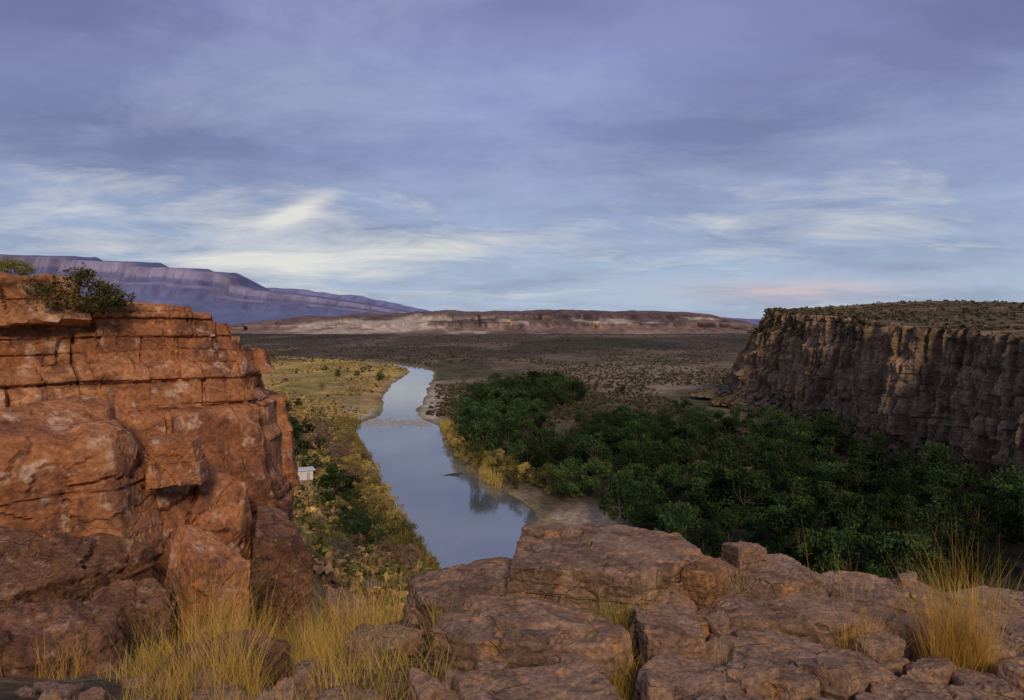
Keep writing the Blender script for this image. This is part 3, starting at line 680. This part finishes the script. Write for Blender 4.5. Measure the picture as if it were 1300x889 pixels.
cs[lf] = (0.42, 0.30, 0.095)
scrub('scrub', 'low scattered scrub covering the valley plain', xq, yq_, gz(xq, yq_), rng.uniform(0.35, 1.35, n)**1.3*(0.7+np.clip(yq_/1500, 0, 1.2)), cs, rng)
NB = 7600
yb = rng.uniform(60, 330, NB); xb_ = np.interp(np.maximum(yb, 125), rvY, rvL)-0.8-45*rng.random(NB)**1.4
kk_ = (fbm(xb_*0.12, yb*0.07, 0, 3, 88) > -0.45) & ~((np.abs(xb_-HUT[0]*yb/HUT[1]) < 3.8) & (yb > HUT[1]-10) & (yb < HUT[1]+3))
xb_ = xb_[kk_]; yb = yb[kk_]
palb = np.array([(0.40, 0.285, 0.095), (0.14, 0.135, 0.042), (0.34, 0.22, 0.095), (0.09, 0.098, 0.03), (0.28, 0.165, 0.10)])
scrub('undergrowth', 'tangled yellow and green undergrowth covering the left bank', xb_, yb, gz(xb_, yb), rng.uniform(0.4, 1.6, len(xb_)), palb[rng.integers(0, 5, len(xb_))], rng, 14)
sel = rng.choice(len(Vc), 42000, replace=False)
P_ = Vc[sel]
topm = (P_[:, 2] > 38) & (P_[:, 0] > 126)
tal = (P_[:, 2] < 11) & (rng.random(len(P_)) < 0.3)
P_ = P_[topm | tal]
cs = pal[rng.integers(0, 4, len(P_))]
scrub('scrub', 'low dark scrub dotting the cliff top and its foot', P_[:, 0], P_[:, 1], P_[:, 2]-0.05, rng.uniform(0.3, 1.1, len(P_)), cs, rng)

# ------------------------------------------------------------------ grass
def blades(base, L, W, lean, rr, bend=0.5, nseg=5):
    n = len(base); t = np.linspace(0, 1, nseg)
    ph = rr.uniform(0, 2*np.pi, n); dr = np.stack([np.cos(ph), np.sin(ph), 0*ph], 1)
    wd = np.stack([-np.sin(ph+rr.normal(0, 0.9, n)), np.cos(ph), 0*ph], 1)
    ln = rr.uniform(0.15, 1, n)*lean
    V = np.zeros((n, nseg, 2, 3))
    for i, tt_ in enumerate(t):
        c_ = base+dr*(ln*L*(tt_*0.5+bend*tt_**2.2))[:, None]+np.array([0, 0, 1])*(L*(tt_-0.35*ln*bend*tt_**3))[:, None]
        w_ = (W*(1-tt_*0.93))[:, None]*wd*0.5
        V[:, i, 0] = c_-w_; V[:, i, 1] = c_+w_
    i0 = (np.arange(n)*nseg*2)[:, None]+np.arange(nseg-1)[None]*2
    Fq = np.stack([i0, i0+1, i0+3, i0+2], -1).reshape(-1, 4)
    return V.reshape(-1, 3), Fq
def tuft(name, label, cat, loc, rad, n, L0, W0, lean, mat, seed, stalks=0, group=None):
    rr = np.random.default_rng(seed)
    rad_ = rad*np.sqrt(rr.random(n)); ph = rr.uniform(0, 6.283, n)
    base = np.stack([rad_*np.cos(ph), rad_*np.sin(ph), np.full(n, -0.03)], 1)
    L = L0*rr.uniform(0.4, 1.1, n)
    parts = [blades(base, L, np.full(n, W0)*rr.uniform(0.6, 1.2, n), lean, rr)]
    if stalks:
        parts.append(blades(base[:stalks]*0.8, L0*rr.uniform(1.05, 1.55, stalks), np.full(stalks, W0*0.7), lean*0.6, rr))
    v, f = join(parts)
    o = put(name, mesh_np(name, v, f, mat, True), None, loc)
    return tag(o, label, cat, group)
def gzf(x, y): return (x, y, float(gz(x, y)))
tuft('grass_clump', 'tall golden grass clump at the right edge of the rocks', 'grass clump', gzf(2.80, 4.60), 0.19, 1100, 0.74, 0.004, 0.62, M_amber, 1, 50)
tuft('grass_clump', 'bright yellow green grass tuft growing in front of the large slab', 'grass clump', gzf(0.80, 5.12), 0.17, 620, 0.52, 0.004, 0.9, M_green, 2, 16)
tuft('grass_clump', 'small golden grass tuft between the layered slabs', 'grass clump', gzf(2.28, 4.75), 0.14, 380, 0.44, 0.004, 0.7, M_amber, 3)
tuft('grass_clump', 'thin yellow green grass in the gap left of the large slab', 'grass clump', gzf(0.02, 5.2), 0.16, 240, 0.48, 0.004, 0.7, M_green, 4, 10)
tuft('grass_clump', 'thin pale grass at the right end of the large slab', 'grass clump', gzf(1.62, 5.5), 0.16, 240, 0.50, 0.004, 0.8, M_green, 5, 8)
tuft('grass_clump', 'sparse tall stems rising behind the layered slab', 'grass clump', gzf(2.4, 5.5), 0.25, 46, 0.60, 0.004, 0.7, M_straw, 6, 10)
tuft('grass_clump', 'loose dry grass behind the tall golden clump', 'grass clump', gzf(3.40, 5.4), 0.25, 110, 0.62, 0.004, 0.7, M_straw, 8, 16)
tuft('grass_clump', 'short yellow grass tuft in the crack at the bottom centre of the ledge', 'grass clump', gzf(0.70, 4.40), 0.13, 280, 0.34, 0.004, 0.9, M_straw, 14, 8)
tuft('grass_clump', 'dry tuft in the crack between the two grey blocks at the bottom', 'grass clump', gzf(1.28, 4.4), 0.09, 180, 0.34, 0.004, 0.8, M_straw, 15, 4)
tuft('grass_clump', 'small dry tuft in front of the rounded rock at the left end of the ledge', 'grass clump', gzf(-0.45, 5.1), 0.12, 190, 0.42, 0.004, 0.8, M_straw, 16, 6)
cl_spots = [(-1.3, 5.9), (-1.7, 7.0), (-2.3, 7.9), (-2.9, 7.0), (-3.3, 8.7), (-3.9, 7.8), (-4.4, 9.0), (-5.0, 8.1), (-5.7, 9.5), (-6.4, 9.0), (-2.6, 9.5), (-1.9, 8.8), (-4.3, 10.5), (-3.0, 10.8), (-2.1, 10.4), (-1.0, 4.9), (-2.2, 5.6), (-3.0, 6.2), (-2.6, 12.5), (-3.4, 13.0), (-1.9, 12.0), (-0.7, 4.3), (-1.2, 6.6), (-1.5, 4.4), (-2.5, 6.6), (-3.5, 9.8), (-2.8, 14.5), (-3.6, 15.5), (-2.3, 13.5), (-4.0, 14.0)]
for i, (x, y) in enumerate(cl_spots):
    right_ = x > -3.2 or y > 9.7
    tuft('grass_clump', 'golden grass clump on the slope in the lower left foreground', 'grass clump', gzf(x, y), random.uniform(0.22, 0.42)*(1.4 if y > 9.7 else 1), 320 if right_ else 80, random.uniform(0.9, 1.35) if y > 9.7 else (random.uniform(0.5, 0.9) if y > 6.5 else 0.42), 0.0055 if y < 9.7 else 0.008, 1.0, [M_straw, M_amber, M_straw][i % 3], 400+i, 20, 'golden grass clumps in the lower left')
nb = 64000
gy = 3.6+76*rng.random(nb)**1.7
gx = -0.75-rng.random(nb)*(3.5+gy*0.52)
keep = fbm(gx*0.45, gy*0.35, 0, 3, 81) > 0.2-0.7*(gy > 12)
gx = gx[keep]; gy = gy[keep]
bs = np.stack([gx, gy, gz(gx, gy)-0.03], 1)
v, f = blades(bs, rng.uniform(0.10, 0.42, len(gx)), rng.uniform(0.004, 0.007, len(gx))*(1+gy/12), 0.9, rng, nseg=4)
tag(put('dry_grass', mesh_np('dry_grass', v, f, M_straw, True)), 'dry yellow grass covering the near slope', 'grass', kind='stuff')
def reeds(name, label, side, y0, y1, nb, depth, mat, seed):
    ry = rng.uniform(y0, y1, nb)
    rx = np.interp(ry, rvY, rvL)-0.3-depth*rng.random(nb)**1.3 if side < 0 else np.interp(ry, rvY, rvR)+0.5+depth*rng.random(nb)**1.3
    kp = fbm(rx*0.15, ry*0.06, 0, 3, seed) > -0.25
    rx = rx[kp]; ry = ry[kp]
    v, f = blades(np.stack([rx, ry, gz(rx, ry)-0.05], 1), rng.uniform(1.4, 3.6, len(rx)), rng.uniform(0.10, 0.22, len(rx)), 0.35, rng, nseg=3)
    tag(put(name, mesh_np(name, v, f, mat, True)), label, 'reeds', kind='stuff')
reeds('reeds', 'golden brown reeds lining the left water edge', -1, 130, 330, 12000, 8, M_gold, 83)
reeds('reeds', 'yellow green reeds lining the right water edge below the trees', 1, 196, 320, 6000, 6, M_gold, 84)

for px, Y, zb_, sc, lab, v_ in [(14, 16.8, 46.0, 0.14, 'small dark bush on the topmost left block of the outcrop', 0), (97, 16.7, 45.25, 0.33, 'olive bush spreading on the outcrop top beside the cap block', 1)]:
    plant(near_bush, v_, ((px-CX)/F*Y, Y, zb_), sc, lab, 'bush', None, 'bush')

# ------------------------------------------------------------------ white hut
x, y, z = HUT
hut = bpy.data.objects.new('hut', None); C.objects.link(hut); hut.location = (x, y, z-0.1); hut.rotation_euler = (0, 0, R(24))
tag(hut, 'small white flat roofed hut on the left bank beside the outcrop', 'hut')
def boxm(name, c, s, mat, par):
    x0, y0, z0 = c; a, b_, d = s
    v = np.array([[x0+i*a/2, y0+j*b_/2, z0+k*d/2] for k in (-1, 1) for j in (-1, 1) for i in (-1, 1)])
    f = np.array([[0, 1, 3, 2], [4, 6, 7, 5], [0, 4, 5, 1], [2, 3, 7, 6], [0, 2, 6, 4], [1, 5, 7, 3]])
    o = put(name, mesh_np(name, v, f, mat, False), par)
    bv = o.modifiers.new('bevel', 'BEVEL'); bv.width = 0.03
    return o
boxm('wall', (0, 0, 1.3), (5.2, 3.4, 2.6), M_white, hut)
boxm('roof', (0, 0, 2.74), (6.2, 4.3, 0.28), M_white, hut)
boxm('door', (1.3, -1.73, 1.0), (0.9, 0.08, 1.9), M_panel, hut)

# ------------------------------------------------------------------ driftwood, log, stones
def driftwood(name, label, px, py, L, seed, n):
    rr = np.random.default_rng(seed); Y = H*F/(py-HZ); X0 = (px-CX)/F*Y; parts = []
    for k in range(n):
        a = rr.normal(0, 0.5); st = rr.normal(0, 0.25*L, 2)*np.array([1, 0.3]); d = np.array([math.cos(a), math.sin(a)])
        ll = L*rr.uniform(0.3, 0.6)
        p = [(st[0]-d[0]*ll, st[1]-d[1]*ll, -0.15), (st[0], st[1], rr.uniform(0.1, 0.4)), (st[0]+d[0]*ll, st[1]+d[1]*ll, rr.uniform(0.1, 0.8))]
        parts.append(tube(p, [0.14, 0.11, 0.04], 6))
    v, f = join(parts)
    tag(put(name, mesh_np(name, v, f, M_bark if 'dark' in label else M_dead), None, (X0, Y, 0)), label, 'driftwood')
driftwood('driftwood', 'dark tangle of driftwood snagged in the middle of the river', 578, 603, 4.2, 4, 8)
driftwood('driftwood', 'pale dead log lying at the left water edge', 489, 620, 2.6, 6, 4)
ns_ = 700
ypos = H*F/(rng.normal(537, 2.6, ns_)-HZ); xl = np.interp(ypos, rvY, rvL); xr = np.interp(ypos, rvY, rvR)
xpos = xl+(xr-xl)*rng.random(ns_)
b0, f0 = ico(1); V_ = []; F_ = []
for k in range(ns_):
    s_ = rng.uniform(0.12, 0.42); V_.append(b0*np.array([s_*1.5, s_, s_*0.55])*rng.uniform(0.8, 1.2, (len(b0), 1))+np.array([xpos[k], ypos[k], 0.02])); F_.append(f0+k*len(b0))
tag(put('river_stones', mesh_np('river_stones', np.concatenate(V_), np.concatenate(F_), M_stone, False)), 'pale stones breaking the surface at the shallow ford', 'stones', kind='stuff')

# ------------------------------------------------------------------ world
w = bpy.data.worlds.new('World'); S.world = w; w.use_nodes = True; nt = w.node_tree
for n_ in list(nt.nodes): nt.nodes.remove(n_)
out = nt.nodes.new('ShaderNodeOutputWorld')
sun_dir = Vector((0.13, -0.78, 0.42)).normalized()
el = math.asin(sun_dir.z); az = math.atan2(sun_dir.x, sun_dir.y)
sky = nt.nodes.new('ShaderNodeTexSky'); sky.sky_type = 'NISHITA'; sky.sun_disc = False
sky.sun_elevation = el; sky.sun_rotation = az
bg1 = node(nt, 'ShaderNodeBackground', Strength=0.06); nt.links.new(sky.outputs[0], bg1.inputs[0])
gen = nt.nodes.new('ShaderNodeTexCoord').outputs['Generated']
sp = nt.nodes.new('ShaderNodeSeparateXYZ'); nt.links.new(gen, sp.inputs[0])
zc = mth(nt, 'MAXIMUM', sp.outputs[2], 0.0); zp = mth(nt, 'ADD', zc, 0.12)
uu = mth(nt, 'DIVIDE', sp.outputs[0], zp); vv = mth(nt, 'DIVIDE', sp.outputs[1], zp)
cb = nt.nodes.new('ShaderNodeCombineXYZ'); nt.links.new(uu, cb.inputs[0]); nt.links.new(vv, cb.inputs[1])
uv = cb.outputs[0]
azx = mth(nt, 'DIVIDE', sp.outputs[0], mth(nt, 'MAXIMUM', sp.outputs[1], 0.05))
def gauss(ca, ra, cz, rz_, shear=0.0):
    a0 = mth(nt, 'SUBTRACT', azx, ca); b0_ = mth(nt, 'SUBTRACT', zc, cz)
    b0_ = mth(nt, 'SUBTRACT', b0_, mth(nt, 'MULTIPLY', a0, shear))
    a = mth(nt, 'DIVIDE', a0, ra); a = mth(nt, 'MULTIPLY', a, a)
    b_ = mth(nt, 'DIVIDE', b0_, rz_); b_ = mth(nt, 'MULTIPLY', b_, b_)
    return mth(nt, 'POWER', 2.718, mth(nt, 'MULTIPLY', mth(nt, 'ADD', a, b_), -1.0))
c0 = ramp(nt, zc, [(0.0, (0.47, 0.57, 0.71)), (0.05, (0.40, 0.51, 0.67)), (0.13, (0.355, 0.45, 0.65)), (0.24, (0.285, 0.34, 0.60)), (0.42, (0.25, 0.27, 0.54)), (1.0, (0.19, 0.20, 0.39))])
big = noise(nt, mapv(nt, gen, (2.2, 2.2, 5.0), (4.3, 0, 2.2), (0, R(10), 0)), 1.0, 3, 0.55, 0.5)
dk = noise(nt, mapv(nt, uv, (0.75, 1.0, 1), (3.1, 1.7, 0), (0, 0, R(-25))), 1.0, 5, 0.62, 0.3)
dsum = mth(nt, 'ADD', mth(nt, 'MULTIPLY', dk, 0.6), mth(nt, 'MULTIPLY', big, 0.4))
dsum = mth(nt, 'ADD', dsum, mth(nt, 'MULTIPLY', gauss(-0.75, 0.28, 0.42, 0.13), 0.28))
dsum = mth(nt, 'ADD', dsum, mth(nt, 'MULTIPLY', gauss(0.80, 0.24, 0.42, 0.13), 0.22))
dsum = mth(nt, 'ADD', dsum, mth(nt, 'MULTIPLY', gauss(0.30, 0.5, 0.20, 0.05), 0.07))
dsum = mth(nt, 'ADD', dsum, mth(nt, 'MULTIPLY', gauss(-0.45, 0.4, 0.25, 0.05), 0.07))
c1 = mixc(nt, mth(nt, 'MULTIPLY', ramp(nt, dsum, [(0.42, 0.0), (0.70, 1.0)]), 0.74), c0, (0.135, 0.155, 0.30))
lt = noise(nt, mapv(nt, uv, (1.0, 1.35, 1), (9.0, 4.0, 0), (0, 0, R(24))), 1.0, 6, 0.63, 0.3)
c1 = mixc(nt, mth(nt, 'MULTIPLY', ramp(nt, lt, [(0.44, 0.0), (0.68, 1.0)]), 0.5), c1, (0.43, 0.50, 0.69))
st = noise(nt, mapv(nt, uv, (0.95, 1.3, 1), (5.3, 0.4, 0), (0, 0, R(-30))), 1.0, 6, 0.66, 0.5)
gs = mth(nt, 'ADD', mth(nt, 'MULTIPLY', gauss(-0.30, 0.32, 0.095, 0.05), 0.34), mth(nt, 'MULTIPLY', gauss(0.38, 0.22, 0.12, 0.03), 0.17))
gs = mth(nt, 'ADD', gs, mth(nt, 'MULTIPLY', gauss(-0.285, 0.05, 0.150, 0.014, 0.45), 0.28))
gs = mth(nt, 'ADD', gs, mth(nt, 'MULTIPLY', gauss(-0.60, 0.22, 0.175, 0.025, -0.12), 0.12))
gs = mth(nt, 'SUBTRACT', gs, ramp(nt, zc, [(0.18, 0.04), (0.30, 0.20)]))
msk = ramp(nt, mth(nt, 'ADD', st, gs), [(0.54, 0.0), (0.68, 0.40), (0.88, 1.0)])
c2 = mixc(nt, mth(nt, 'MULTIPLY', msk, 0.92), c1, (0.82, 0.80, 0.74))
pn = ramp(nt, noise(nt, mapv(nt, uv, (0.9, 1.3, 1)), 1.3, 3, 0.6, 0.5), [(0.30, 0.3), (0.62, 1.0)])
c3 = mixc(nt, mth(nt, 'MULTIPLY', mth(nt, 'MULTIPLY', gauss(0.38, 0.14, 0.042, 0.012), pn), 0.65), c2, (0.86, 0.60, 0.58))
bg2 = node(nt, 'ShaderNodeBackground', Strength=1.0); nt.links.new(c3, bg2.inputs[0])
mx = nt.nodes.new('ShaderNodeMixShader'); mx.inputs[0].default_value = 0.9
nt.links.new(bg1.outputs[0], mx.inputs[1]); nt.links.new(bg2.outputs[0], mx.inputs[2]); nt.links.new(mx.outputs[0], out.inputs[0])
try: w.cycles.sampling_method = 'NONE'
except Exception: pass

sl = bpy.data.lights.new('sun', 'SUN'); sl.energy = 2.0; sl.angle = R(12); sl.color = (1.0, 0.80, 0.56)
so = bpy.data.objects.new('sun', sl); C.objects.link(so); so.rotation_euler = sun_dir.to_track_quat('Z', 'Y').to_euler()

cam = bpy.data.cameras.new('camera'); co_ = bpy.data.objects.new('camera', cam); C.objects.link(co_)
co_.location = (0, 0, H); co_.rotation_euler = (R(90), 0, 0)
cam.sensor_width = 36; cam.lens = 36*F/1300.0; cam.shift_y = -(444.5-HZ)/1300.0
cam.clip_start = 0.1; cam.clip_end = 100000
S.camera = co_
S.view_settings.view_transform = 'Standard'; S.view_settings.look = 'None'; S.view_settings.exposure = 0
